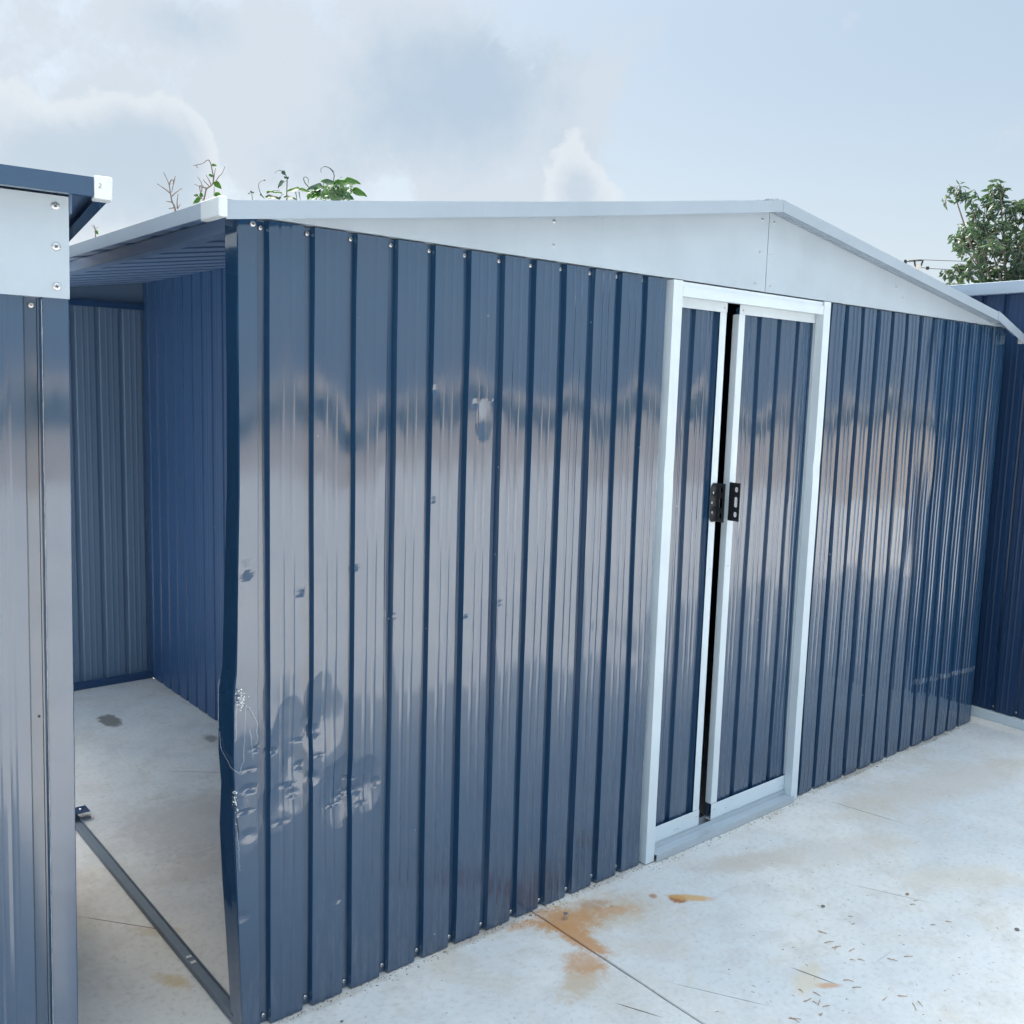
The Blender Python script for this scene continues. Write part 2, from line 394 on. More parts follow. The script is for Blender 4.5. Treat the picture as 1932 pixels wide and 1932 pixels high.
# dents in the front of the big shed: (x, z, rx, rz, depth); a crease runs along z = centre
DENTS = [(.115, .600, .030, .007, .0022), (.200, .655, .024, .006, .0020), (.150, .705, .026, .007, .0022), (.240, .515, .030, .006, .0022), (.290, .570, .020, .006, .0018), (.320, .500, .022, .007, .0020), (.170, .560, .010, .030, .0020), (.028, .66, .020, .007, .0022), (.020, .56, .022, .008, .0025),
         (.043, .708, .014, .010, .004), (.079, .693, .016, .010, .004), (.152, .640, .018, .014, .004), (.190, .717, .018, .020, .004),
         (.186, .600, .018, .020, .004), (.250, .600, .012, .035, .0025), (.270, .531, .030, .012, .003), (.308, .537, .022, .016, .004),
         (.365, .546, .016, .016, .004), (.131, .575, .018, .014, .003), (.100, .513, .028, .010, .0025),
         (.021, 1.134, .020, .028, .004), (.159, 1.066, .012, .009, .003), (.146, 1.066, .018, .012, .002), (.300, 1.111, .011, .008, .003),
         (.409, .974, .009, .008, .003), (.523, 1.545, .010, .012, .003), (.530, 1.266, .009, .009, .003), (.655, 1.516, .010, .012, .003),
         (.684, 1.47, .030, .060, .003), (.715, 1.52, .008, .008, .003), (.642, .945, .008, .008, .003), (.757, .968, .008, .009, .003),
         (.008, .304, .022, .014, .003), (.257, .261, .013, .010, .003), (.215, .262, .03, .03, .0015), (.030, .612, .020, .014, .004), (.026, .50, .020, .020, .003),
         (.128, .665, .060, .150, .0125), (.212, .745, .060, .110, .0075), (.262, .548, .060, .095, .0105), (.338, .548, .046, .080, .0085), (.022, .600, .040, .150, .0085), (.095, .55, .05, .06, .004), (.11, .80, .05, .08, .003)]
def dent(u, z):
    d = 0
    wob_ = .16 * noise.noise((u * 22, z * 13, 2.2))
    for x, zc, rx, rz, a in DENTS:
        du = (u - x) / rx; dz = (z - zc) / rz; r = math.sqrt(du * du + dz * dz)
        if r < 1.6: r += wob_
        r = max(0, r)
        if r < 1: d += a * (1 - r)
    return d
def warp(u, z, s=1.0):
    n = noise.noise((u * 5.0, z * 1.7, 3.1)); n2 = noise.noise((u * 17, z * 3.3, 9.7)); n3 = noise.noise((math.floor((u - .070) / P_) * 7.7, z * 1.1, 1.3))
    return s * (.0040 * n + .0011 * n2 + .0046 * n3)
def bow(z):
    k = [(0, 0), (.12, -.004), (.30, -.0105), (.52, -.0175), (.62, -.0150), (.70, -.0185), (.84, -.0165), (.90, -.010), (1.10, -.0055), (1.3, -.001), (1.45, 0)]
    for (a, p), (b, q) in zip(k, k[1:]):
        if a <= z <= b: return p + (q - p) * (z - a) / (b - a)
    return 0
def disp_front(u, z):
    e = min(1, z / .12, (1.91 - z) / .12); e = max(0, e)
    d = dent(u, z)
    x = bow(z) * max(0, 1 - u / .06) + (-.3 * d if u < .05 else 0)
    return x, warp(u, z) * e + d
def frange(a, b, s):
    n = max(1, int((b - a) / s + .5)); return [a + (b - a) * i / n for i in range(n + 1)]

# ================================================================== THE GROUND
g = MB(); g.box(-400, 400, -400, 400, -.5, -.09); ground = g.build("ground", SOIL); ground['kind'] = 'structure'
xs = [-11.08, -7.08, -3.08, .92, 4.92, 8.92, 12.92]; ys = [-13.6, -8.1, -2.6, 3.4, 8.9]
for i in range(len(xs) - 1):
    for j in range(len(ys) - 1):
        x0, x1, y0, y1 = xs[i] + .0028, xs[i + 1] - .0028, ys[j] + .0028, ys[j + 1] - .0028
        b = MB()                                         # a slab whose long edges are a little ragged
        n = 90 if (ys[j] < 0 < ys[j + 1]) else 8
        L = [(x0 + (random.uniform(-.0012, .0012) if 0 < k < n else 0), y0 + (y1 - y0) * k / n) for k in range(n + 1)]
        Rr = [(x1 + (random.uniform(-.0012, .0012) if 0 < k < n else 0), y0 + (y1 - y0) * k / n) for k in range(n + 1)]
        b.grid([[(l[0], l[1], -.12), (l[0], l[1], -.002), (l[0] + .002, l[1], 0), (r[0] - .002, r[1], 0), (r[0], r[1], -.002), (r[0], r[1], -.12)] for l, r in zip(L, Rr)])
        b.quad((x0, y0, -.12), (x0, y0, -.001), (x1, y0, -.001), (x1, y0, -.12)); b.quad((x0, y1, -.12), (x1, y1, -.12), (x1, y1, -.001), (x0, y1, -.001))
        b.build("concrete_slab", CONC, ground)

# ================================================================== THE BIG SHED
shed = empty("garden_shed", "large dark blue ribbed steel shed with white gable and half open white framed sliding doors", "shed")
XR, XM, YB = 3.785, 1.88, 2.95
SK = .06                                                 # first screw groove
ztop = lambda x: 2.203 - .145 * abs(x - XM)
ZW = 1.905
def world(u, y, z): return (u, y, z)
def finerows(z1, fine_hi):
    return frange(.004, .44, .008) + frange(.44, .86, .004)[1:] + frange(.86, fine_hi, .0065)[1:] + frange(fine_hi, z1, .014)[1:]
def shifted(prof, off): return [(u + off, y) for u, y in prof]
def front_panel(a, b, k0, fine, lift, nscrew, zs):
    """one sheet from x = a to b; k0 = a screw groove of it"""
    pr = rib_profile(a - k0, b - k0); pr = shifted(pr, k0)
    if lift:
        pr = [(u, y - .0018 * max(0, min(1, (a + .034 - u) / .012)) - .0050 * max(0, 1 - (u - a) / .006)) for u, y in pr]
    p = sheet("wall_panel", [NAVY, BACKD], shed, pr, .004, ZW, world, disp_front if fine else (lambda u, z: (0, warp(u, z, 1.0) * max(0, min(1, z / .12, (1.91 - z) / .12)))), zs)
    for k in nscrew:
        screw(p, k + random.uniform(-.002, .002), -.0022 - (.0018 if lift and k - a < .02 else 0), .022 + random.uniform(-.004, .004)); screw(p, k + random.uniform(-.002, .002), -.0022 - (.0018 if lift and k - a < .02 else 0), 1.890 + random.uniform(-.003, .003))
    return p
rowsF = finerows(ZW, 1.58); rowsM = frange(.004, ZW, .02)
for i in range(4):
    a = SK - .0095 if i == 0 else SK + 3 * i * P_ - .0115
    b = SK + 3 * (i + 1) * P_ + .008 if i < 3 else 1.404
    pn = front_panel(a, b, SK + 3 * i * P_, i < 3, i > 0, [SK + P_ * (3 * i + k) for k in range(3)], rowsF if i < 3 else rowsM)
    if i == 1: screw(pn, .409, -.0015, .966, .8)
KR = 2.302
for i in range(5):
    a = 2.277 if i == 0 else KR + 3 * i * P_ - .0115
    b = KR + 3 * (i + 1) * P_ + .008 if i < 4 else 3.742
    if a >= b: break
    front_panel(a, b, KR + 3 * i * P_, False, i > 0, [KR + P_ * (3 * i + k) for k in range(3) if KR + P_ * (3 * i + k) < 3.7], rowsM)

# corner trims: an angle folded from the front face back round the corner
def corner(x, s, fine):
    zs = rowsF if fine else rowsM
    pr = [(0, .048), (0, .03), (0, .012), (0, -DEP + .004), (.0015, -DEP), (.007, -DEP), (.013, -DEP), (.019, -DEP), (.025, -DEP), (.031, -DEP), (.037, -DEP), (.0435, -DEP), (.0475, -.0015), (.052, -.0012)]
    rows, back = [], []
    for z in zs:
        d = dent(.02, z) if fine else 0
        bx = bow(z) if fine else 0
        e = max(0, min(1, z / .1, (1.9 - z) / .1))
        rf, rk = [], []
        for u, y in pr:
            f = max(0, 1 - u / .05)
            dd = dent(u, z) if fine and y < 0 else 0
            wv = noise.noise((u * 9, z * 4.5, 4.4)) * .0014 * e * (1 if fine else .3)
            xx = x + s * (u + bx * f * (1 + .45 * max(0, y) / .048) + (noise.noise((y * 12, z * 6.3, 8.1)) * .0016 * e if u < .001 and fine else 0))
            rf.append((xx, y + dd + (wv if y < 0 else 0), z)); rk.append((xx + s * .001, y + dd + .001 + (wv if y < 0 else 0), z))
        rows.append(rf); back.append(rk)
    b = MB(); b.grid(rows, 0); b.grid(back, 1, True); b.grid([rows[0], back[0]]); b.grid([rows[-1], back[-1]])
    return b.build("corner_trim", [NAVY, BACKD], shed)
ct = corner(0, 1, True); corner(XR, -1, False)
screw(ct, .034, -DEP - .001, 1.893, 1.2)

# side, back and dividing walls
def plainwall(name, a, b, z1, frame, mats, k0=.06, zfun=None):
    pr = shifted(rib_profile(a - k0, b - k0, True, .03), k0)
    zs = [.004, .5, 1.0, 1.5, z1]
    if zfun is None: return sheet(name, mats, shed, pr, .004, z1, frame, None, zs)
    return sheet(name, mats, shed, pr, .004, z1, lambda u, y, z: frame(u, y, zfun(u, z)), None, zs)
for i in range(3):
    a, b = -.012 + i * .2766, (i + 1) * .2766 + .004
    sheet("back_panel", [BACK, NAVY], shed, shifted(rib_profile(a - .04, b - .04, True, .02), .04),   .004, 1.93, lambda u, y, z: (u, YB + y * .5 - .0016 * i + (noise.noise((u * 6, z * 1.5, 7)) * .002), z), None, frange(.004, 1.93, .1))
plainwall("back_wall", .84, XR, ZW, lambda u, y, z: (u, YB - y, z), [NAVY, BACKD])
plainwall("side_wall", .02, YB, 1.912, lambda u, y, z: (XR - y - .020, u, z), [NAVY, BACKD])
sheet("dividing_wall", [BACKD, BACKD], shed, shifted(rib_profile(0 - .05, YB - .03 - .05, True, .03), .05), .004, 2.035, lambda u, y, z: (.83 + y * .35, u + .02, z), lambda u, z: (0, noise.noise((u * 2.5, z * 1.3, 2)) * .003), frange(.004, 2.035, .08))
b = MB(); b.prism([(-.03, 1.88), (XR, 1.88), (XR, 1.92), (XM, 2.196), (-.03, 1.925)], YB - .006, YB - .003, lambda a, c, d: (a, d, c)); b.build("back_gable", BACK, shed)
box("back_rail", BACKD, shed, .0, .825, YB - .050, YB - .020, 0.001, .034)
box("back_rail", BACKD, shed, .0, .825, YB - .030, YB - .0205, 1.895, 1.925)

# frame rails of the open bay
def channel(y0, y1, name="base_rail"):
    b = MB(); b.box(.0, .032, y0, y1, .001, .004); b.box(.0, .0022, y0, y1, .0042, .024); b.box(.0298, .032, y0, y1, .0042, .014)
    b.box(-.004, -.0002, y0, y1, .0218, .024)
    return b.build(name, BASERAIL, shed)
BASERAIL = mat("grey_blue_steel", navy_fn((.12, .16, .205), .4, 1.6, .3))
br = channel(.04, 1.425); channel(1.43, YB - .05)
pl = box("bracket", NAVYD, br, -.004, .068, 1.392, 1.452, .0265, .0295); screw(br, .045, 1.425, .0295, 1.2).rotation_euler = (R(-90), 0, 0)
for y in (.33, .36):
    box("clip", GALV, br, .005, .027, y, y + .012, .0045, .0075)
for a_ in ((.06, 1.40, .002, .035), (2.29, 3.74, .002, .035), (.87, 3.70, YB - .05, YB - .004)): box("base_rail", BASERAIL, shed, *a_, .0015, .034)  # inner rails added to block light leaking under the front and back sheets
box("base_rail", BASERAIL, shed, 3.715, 3.762, .05, YB - .06, .0015, .034)  # added likewise to close the sunlit gap under the side wall
ct["label"] = "bent corner trim with a torn scratched edge"
tr = MB(); tr.box(.0, .002, .05, YB, 1.880, 1.907); tr.box(.0, .035, .05, YB, 1.9072, 1.9090); tr.box(.0, .035, .05, YB, 1.878, 1.8798); tr.build("top_rail", ROOFUN, shed)
st = MB(); st.box(.004, .034, .05, .054, .03, 1.865); st.box(.0045, .0065, .020, .0498, .03, 1.865); st.build("corner_post", BACKD, shed)

# roof
def roofsheet(xa, xb):
    pr = []; yy_ = -.066
    while yy_ < 3.05:
        pr += [(yy_, 0), (yy_ + .125, 0), (yy_ + .132, -.022), (yy_ + .183, -.022), (yy_ + .190, 0)]; yy_ += .1905
    xsn = frange(xa, xb, .3)
    b = MB()
    top = [[(x, u, ztop(x) - .030 + .012 - y * .8) for u, y in pr] for x in xsn]
    bot = [[(x, u, ztop(x) - .030 + .012 - y * .8 - .0015) for u, y in pr] for x in xsn]
    b.grid(top, 0); b.grid(bot, 1, True); b.grid([top[0], bot[0]]); b.grid([top[-1], bot[-1]])
    return b.build("roof_sheet", [NAVY, ROOFUN], shed)
roofsheet(-.052, XM + .004); roofsheet(XM - .004, 3.82)
def rake(xa, xb, za, zb, y0=-.078, h=.038, name="roof_trim", m=TRIM, sag=0):
    n = 14; b = MB()
    lo, hi = [], []
    for i in range(n + 1):
        t = i / n; x = xa + (xb - xa) * t; z = za + (zb - za) * t - sag * math.sin(math.pi * t) + .0009 * noise.noise((x * 3, 0, 5))
        lo.append([(x, y0 + .0018, z - h), (x, y0, z - h), (x, y0, z), (x, y0 + .052, z + .001), (x, y0 + .052, z - .001), (x, y0 + .0018, z - .002), (x, y0 + .0018, z - h)])
    b.grid(lo)
    b.quad(lo[0][0], lo[0][1], lo[0][2], lo[0][5]); b.quad(lo[-1][0], lo[-1][1], lo[-1][2], lo[-1][5])
    return b.build(name, m, shed)
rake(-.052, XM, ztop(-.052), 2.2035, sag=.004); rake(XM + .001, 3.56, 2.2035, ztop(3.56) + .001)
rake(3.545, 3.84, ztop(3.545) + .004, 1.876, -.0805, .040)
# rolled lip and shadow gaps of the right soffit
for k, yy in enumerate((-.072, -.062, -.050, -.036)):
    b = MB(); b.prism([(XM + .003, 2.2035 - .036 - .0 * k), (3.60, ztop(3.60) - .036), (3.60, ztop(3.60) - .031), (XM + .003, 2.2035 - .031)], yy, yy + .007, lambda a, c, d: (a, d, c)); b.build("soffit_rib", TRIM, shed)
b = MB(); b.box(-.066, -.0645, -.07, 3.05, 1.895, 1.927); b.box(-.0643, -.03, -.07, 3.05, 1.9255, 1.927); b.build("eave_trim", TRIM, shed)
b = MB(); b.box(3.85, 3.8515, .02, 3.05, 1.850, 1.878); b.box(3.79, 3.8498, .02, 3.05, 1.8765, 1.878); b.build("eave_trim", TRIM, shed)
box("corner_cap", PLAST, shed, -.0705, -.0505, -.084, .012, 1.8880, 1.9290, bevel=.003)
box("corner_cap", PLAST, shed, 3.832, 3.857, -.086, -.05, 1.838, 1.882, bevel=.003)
b = MB(); b.prism([(XM - .075, 2.199), (XM, 2.2115), (XM + .045, 2.204), (XM + .045, 2.2015), (XM, 2.2045), (XM - .075, 2.196)], -.06, 3.05, lambda a, c, d: (a, d, c)); b.build("ridge_cap", GALV, shed)

# gable
def gable(xa, za, xb, zb, scr):
    b = MB(); b.prism([(xa, 1.908), (xb, 1.908), (xb, zb), (xa, za)], -.0262, -.0244, lambda a, c, d: (a, d, c))
    b.box(min(xa, xb), max(xa, xb), -.0242, .014, 1.9082, 1.9098)
    p = b.build("gable_panel", WHITE, shed)
    for x, z in scr: screw(p, x, -.0262, z, .95)
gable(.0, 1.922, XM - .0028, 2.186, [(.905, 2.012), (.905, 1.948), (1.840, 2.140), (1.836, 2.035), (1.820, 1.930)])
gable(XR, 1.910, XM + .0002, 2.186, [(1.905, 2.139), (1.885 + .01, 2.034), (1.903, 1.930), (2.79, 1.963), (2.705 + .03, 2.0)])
box("top_rail", GALV, shed, .02, 1.40, .0006, .03, 1.885, 1.9045)

# door posts
def post(x0, x1, fl):
    b = MB(); n = 40
    zs = frange(.004, 1.905, .05)
    rows = []
    for z in zs:
        w1 = noise.noise((x0 * 9, z * 2.3, 1)) * .0020 + (-.0025 * max(0, 1 - abs(z - 1.30) / .05))
        w2 = noise.noise((x0 * 9, z * 2.1, 6)) * .0025
        rows.append([(x0 - fl, -.0012 - DEP * (fl > .01) * 0, z), (x0, -.0012, z), (x0 + w2 * .5, -.031 - w1, z), (x1 + w2, -.031 - w1 * .6, z), (x1, .03, z), (x1 - .0015, .03, z), (x1 - .0015 + w2, -.0295 - w1 * .6, z), (x0 + .0015 + w2 * .5, -.0295 - w1, z), (x0 + .0015, 0.0, z), (x0 - fl, .0002, z), (x0 - fl, -.0012, z)])
    b.grid(rows)
    p = b.build("door_post", POSTW, shed)
    return p
pA = post(1.4065, 1.449, .008); pB = post(2.236, 2.278, .001)
screw(pA, 1.402, -.0025, 1.893, .8); screw(pA, 1.402, -.0025, .03, .8)

# header track and threshold
b = MB(); b.box(1.4512, 2.234, -.030, -.0285, 1.858, 1.889); b.box(1.4512, 2.234, -.0283, .03, 1.8875, 1.889); b.box(1.4512, 2.234, -.024, -.0225, 1.8892, 1.903); b.box(1.4512, 2.234, -.0223, .03, 1.9015, 1.903); b.box(1.4512, 2.234, -.0283, -.012, 1.858, 1.8595)
b.build("header_track", POSTW, shed)
b = MB(); b.box(1.4512, 2.246, -.040, -.0385, .0015, .026); b.box(1.4512, 2.246, -.0383, -.004, .0245, .026); b.box(1.4512, 2.246, -.0038, .034, .0012, .012); b.box(1.4512, 2.246, -.0036, -.0020, .0122, .043); b.box(1.4512, 2.246, .031, .0325, .0122, .045)
b.build("threshold_track", mat("track_steel", lambda n, b: (n.put(b.inputs['Base Color'], n.mix(n.noise(n.mapping(oc(n), (6, 40, 40)), 1, 3), (.50, .56, .62), (.40, .45, .50))), n.put(b.inputs['Metallic'], .35), n.put(b.inputs['Roughness'], .38))), shed)

# sliding doors
def door(xa, xb, side):
    """side = +1: the meeting stile is at xb, -1: at xa"""
    k0 = xa + .018 if side < 0 else xb - .162
    pr = shifted(rib_profile(xa + .003 - k0, xb - .003 - k0), k0)
    d = sheet("sliding_door", [NAVY, BACKD], shed, [(u, y * .75 + .0235) for u, y in pr], .05, 1.85, world, lambda u, z: (0, warp(u, z, .9)), frange(.05, 1.85, .025))
    s0, s1 = (xb - .033, xb) if side > 0 else (xa, xa + .033)
    st = MB(); st.box(s0, s1, .0040, .0055, .1002, 1.828)
    e = s1 if side > 0 else s0
    st.box(e - .0015 if side > 0 else e, e if side > 0 else e + .0015, .0057, .030, .10, 1.828)
    st.build("stile", POSTW, d, .0008)
    o0, o1 = (xa, xa + .033) if side > 0 else (xb - .033, xb)
    box("stile", POSTW, d, o0, o1,   .0040, .030, .1002, 1.828, bevel=.0008)
    b = MB(); b.box(xa, xb, .0020, .0038, 1.828, 1.875); b.box(xa, xb, .0040, .028, 1.8735, 1.875); tr_ = b.build("top_rail", POSTW, d, .0006)
    b = MB(); b.box(xa, xb, .0018, .0036, .040, .100); b.box(xa, xb, .0038, .028, .040, .0415); bt = b.build("bottom_rail", POSTW, d, .0006)
    m = (s0 + s1) / 2
    screw(d, m, .002, 1.842, .7); screw(d, m, .0018, .080, .6); screw(d, m, .0040, .968, .6)
    for k in ((xb - .13, .062), (xb - .115, .062)) if side > 0 else ((xa + .085, .066), (xb - .07, .062), (xb - .05, .062)):
        screw(d, k[0], .0018, k[1], .5)
    # latch: a plate on the stile with a flange standing out from it, punched with two round holes and a slot
    zc = 1.195; h = .066
    fx = s1 + .0005 if side > 0 else s0 - .0005
    pts = []
    def flange_poly():
        b = MB(); t0, t1 = (fx, fx + .002)
        yA, yB = .003, (-.030 if side > 0 else -.042)
        h0, h1 = yB + .009, yB + (.021 if side > 0 else .022)
        # strips around the holes
        zs_ = [-h, -.052, -.034, -.018, .018, .034, .052, h]
        for i in range(7):
            za, zb = zc + zs_[i], zc + zs_[i + 1]
            if i in (1, 3, 5):
                b.box(t0, t1, yB, h0, za, zb); b.box(t0, t1, h1, yA, za, zb)
                # rounded corners inside each hole
                for yy, sy in ((h0, 1), (h1, -1)):
                    for zz, sz in ((za, 1), (zb, -1)):
                        b.prism([(yy, zz), (yy + sy * .005, zz), (yy + sy * .0015, zz + sz * .0015), (yy, zz + sz * .005)], t0, t1, lambda a_, c_, d_: (d_, a_, c_))
            else: b.box(t0, t1, yB, yA, za, zb)
        return b
    fl = flange_poly()
    if side > 0:
        r = .016; poly = [(s0 - .002, zc - h + r), (s0 + .002, zc - h + .006), (s0 + .009, zc - h), (fx + .002, zc - h), (fx + .002, zc + h), (s0 + .009, zc + h), (s0 + .002, zc + h - .006), (s0 - .002, zc + h - r)]
        fl.prism(poly, .0010, .0028, lambda a_, c_, d_: (a_, d_, c_))
    else:
        poly = [(fx, zc - h), (s0 + .012, zc - h), (s0 + .012, zc + h), (fx, zc + h)]
        fl.prism(poly, .0010, .0028, lambda a_, c_, d_: (a_, d_, c_))
    lt = fl.build("latch", BLACK, d)
    if side > 0:
        for dz, dx in ((.034, .012), (0, .006), (-.033, .010)): screw(d, s0 + dx, .0010, zc + dz, .75)
    else: screw(d, s0 + .006, .0010, zc + .04, .6)
    return d
door(1.262, 1.718, 1); door(1.7855, 2.272, -1)
box("guide_shoe", HOLE, shed, 1.71, 1.79, .034, .05, .002, .05)
# dark bare wall lining seen through the gap
# torn film and slit on the corner
def crumple(parent, c, r, n, seed, m=PAPERW, s=.004):
    rnd = random.Random(seed); b = MB()
    for i in range(n):
        p = Vector(c) + Vector((rnd.gauss(0, r[0]), -abs(rnd.gauss(0, .0035)), rnd.gauss(0, r[1])))
        q = p + Vector((rnd.uniform(-s, s), rnd.uniform(-.003, .001), rnd.uniform(-s, s)))
        t = p + Vector((rnd.uniform(-s, s), rnd.uniform(-.004, .001), rnd.uniform(-s, s)))
        u = q + (t - p) * .8 + Vector((0, -.0006, 0))
        b.quad(p, q, u, t)
    return b
cf = crumple(None, (-.003, -.0225, .835), (.0055, .010), 110, 3, s=.003)
rnd = random.Random(5)
def thread(b, pts, r=.0006):
    r *= .42
    P2 = []
    for (a, c) in zip(pts, pts[1:]):
        for k in range(5): P2.append(Vector(a).lerp(Vector(c), k / 5) + Vector((rnd.gauss(0, .0007), rnd.gauss(0, .0004), rnd.gauss(0, .0012))))
    P2.append(Vector(pts[-1])); b.tube(P2, r, r * .6, 4)
thread(cf, [(.012, -.0225, .82), (.026, -.0225, .80), (.036, -.0225, .775), (.0385, -.0225, .735)], .0008)
thread(cf, [(-.012, -.0225, .83), (-.014, -.0225, .79), (-.0155, -.0225, .74)])
thread(cf, [(-.0245, .047, .87), (-.0255, .048, .82), (-.026, .048, .76), (-.027, .03, .705), (-.02, -.014, .672), (-.006, -.022, .663), (.004, -.0225, .69), (.007, -.0225, .76), (.010, -.0225, .82)])
thread(cf, [(.020, -.0225, .76), (.024, -.0225, .72), (.027, -.0225, .69)])
film = cf.build("plastic_film_shred", PAPERW)
tag(film, "small crumpled shred of clear film with trailing threads stuck to the shed's bent left corner", "plastic scrap")
b = crumple(None, (-.020, -.0225, .606), (.0018, .010), 40, 9, s=.003); b2 = crumple(None, (-.015, -.0225, .56), (.0015, .02), 14, 11, s=.0025); o_ = len(b.v); b.v += b2.v; b.f += [tuple(i + o_ for i in f) for f in b2.f]; b.mi += b2.mi
thread(b, [(-.012, -.0222, .52), (-.010, -.0222, .48), (-.009, -.0222, .44), (-.007, -.0222, .425)], .0005)
b.build("torn_edge", PAPERW, ct)
b = MB(); 
zz = [.625 - .011 * i for i in range(12)]; path = [(-.021 + .0011 * i + rnd.uniform(-.0012, .0012), z) for i, z in enumerate(zz)]
for (a, z0), (c, z1) in zip(path, path[1:]): b.quad((a - .0011, -.0212, z0), (a + .0013, -.0212, z0), (c + .0012, -.0212, z1), (c - .0010, -.0212, z1)); 
b.build("torn_slit", HOLE, ct)

# ================================================================== THE LEFT SHED
ls = empty("pent_shed", "dark blue steel shed in the left foreground with flat white fascia and white cap", "shed", (-.369 - .0246, -.092, 0), R(-9.5))
ls.rotation_euler.y = .0145
W2, D2 = 2.0, 1.2
KL = -.062
LR = frange(.004, 1.74, .012)
for i in range(4):
    a = -.0745 - .336 * i if i else -.0715; lo = KL - .336 * (i + 1) - .0115 if i < 3 else -W2
    # sheets run leftwards from the corner; each laps over the next
    pr = shifted(rib_profile(lo - KL, (KL - .336 * i + .0085) - KL), KL)
    p = sheet("wall_panel", [NAVY, BACKD], ls, pr, .004, 1.74, world, lambda u, z: (0, warp(u + 5, z, .8) * max(0, min(1, z / .1, (1.74 - z) / .1))), LR if i == 0 else rowsM[:88])
    for k in range(3):
        screw(p, KL - P_ * (3 * i + k), -.0022, 1.680); screw(p, KL - P_ * (3 * i + k), -.0022, .022)
    if i == 0: h = box("screw_hole", HOLE, p, KL + .000, KL + .004, -.0012, -.0008, .900, .904, bevel=0)
prc = [(-.0525, -.0030), (-.0495, -.0030), (-.0445, -DEP - .0012), (-.030, -DEP - .001), (-.015, -DEP - .001), (-.0015, -DEP - .001), (0, -DEP + .001), (0, .01), (0, .045)]
p = sheet("corner_trim", [NAVY, BACKD], ls, prc, .004, 1.74, world, lambda u, z: (0, .0012 * noise.noise((u * 10, z * 2, 3))), LR)
b = MB(); rr = []
for z in frange(.01, 1.69, .02): rr.append([(-.0465 + rnd.uniform(-.0002, .0002), -.0180, z), (-.0453 + rnd.uniform(-.0001, .0003), -.0205, z)])
b.grid(rr); b.build("bare_edge", GALV, ls)
sheet("side_wall", [NAVY, BACKD], ls, shifted(rib_profile(.05 - .06, D2 - .06, True, .04), .06), .004, 1.86, lambda u, y, z: (-y - .020, u, z))
sheet("side_wall", [NAVY, BACKD], ls, shifted(rib_profile(.05 - .06, D2 - .06, True, .04), .06), .004, 1.86, lambda u, y, z: (-W2 + y, u, z))
sheet("back_wall", [NAVY, BACKD], ls, shifted(rib_profile(-W2, 0, True, .04), 0), .004, 1.86, lambda u, y, z: (u, D2 - y, z))
b = MB(); b.box(-W2, .0005, -.0265, -.0247, 1.6945, 1.8765); b.box(-W2, .0005, -.0245, -.002, 1.6945, 1.6962); b.box(-W2, .0005, -.0245, -.002, 1.8745, 1.8763); b.box(-.0012, .0005, -.0245, -.002, 1.6964, 1.8743)
fp = b.build("fascia_panel", WHITE, ls)
for z in (1.8575, 1.7860, 1.7150): screw(fp, -.0215 + (1.86 - z) * .004, -.0265, z, 1.35)
# roof: sheet, navy edge trims, capped corner
b = MB(); pr = shifted(rib_profile(-W2 - .05, .06, True, .04), 0)
T = [[(u, y0, 1.893 - y * .5 - (y0 + .06) * .02) for u, y in pr] for y0 in frange(-.06, D2 + .06, .3)]
Bm = [[(u, y0, z - .0015) for u, y0, z in r] for r in T]
b.grid(T, 0); b.grid(Bm, 1, True); b.grid([T[0], Bm[0]]); b.build("roof_sheet", [NAVY, ROOFUN], ls)
b = MB(); b.box(-W2 - .06, .040, -.070, -.0682, 1.876, 1.9095); b.box(-W2 - .06, .040, -.068, -.03, 1.9079, 1.9095); b.box(-W2 - .06, .040, -.068, -.055, 1.876, 1.8775); b.build("roof_trim", NAVY, ls)
b = MB(); b.box(.064, .0658, -.068, D2 + .06, 1.876, 1.9095); b.box(.03, .0638, -.045, D2 + .06, 1.9079, 1.9093); b.box(.044, .0638, -.03, D2 + .06, 1.876, 1.8775); b.build("eave_trim", NAVY, ls)
b = MB(); b.box(.004, .009, .0, D2, 1.852, 1.889); b.build("eave_rail", ROOFUN, ls)
cap = box("corner_cap", PLAST, ls, .038, .0685, -.0735, -.036, 1.8725, 1.9125, bevel=.002)
# the pencilled 2
b = MB(); num = [(-.0030, .0030), (-.0014, .0046), (.0010, .0044), (.0016, .0026), (.0004, .0004), (-.0016, -.0016), (-.0034, -.0032), (-.0008, -.0030), (.0022, -.0036)]
b.tube([(.0480 + x * .9, -.0738, 1.8945 + z * .95) for x, z in num], .00042, .00035, 5); b.build("numeral", INK, cap)
ls_pos = ls

# ================================================================== THE RIGHT SHED
rs = empty("neighbour_shed", "dark blue steel shed at the right edge with white eave and white base strip", "shed", (3.921, 0, 0), R(-3.7))
for i in range(8):
    y0 = -.40 + .336 * i
    pr = shifted(rib_profile(y0 - .01 + .40 - .40 - (-.40), y0 + .336 + .008 - (-.40)), -.40)
    p = sheet("wall_panel", [NAVYD, BACKD], rs, [(u, y * .8) for u, y in pr], .05, 2.085, lambda u, y, z: (y - .0015 * (int((u + .4) / .336) % 2), u, z), lambda u, z: (0, .8 * warp(u + 11, z)), frange(.05, 2.085, .1))
    for k in range(3):
        s_ = screw(p, -.0022, y0 + P_ * k, .068); s_.rotation_euler = (0, 0, R(-90))
b = MB(); b.box(-.030, -.0285, -.41, 2.4, .0015, .046); b.box(-.0283, -.0005, -.41, 2.4, .0445, .046); b.build("base_strip", POSTW, rs)
b = MB()
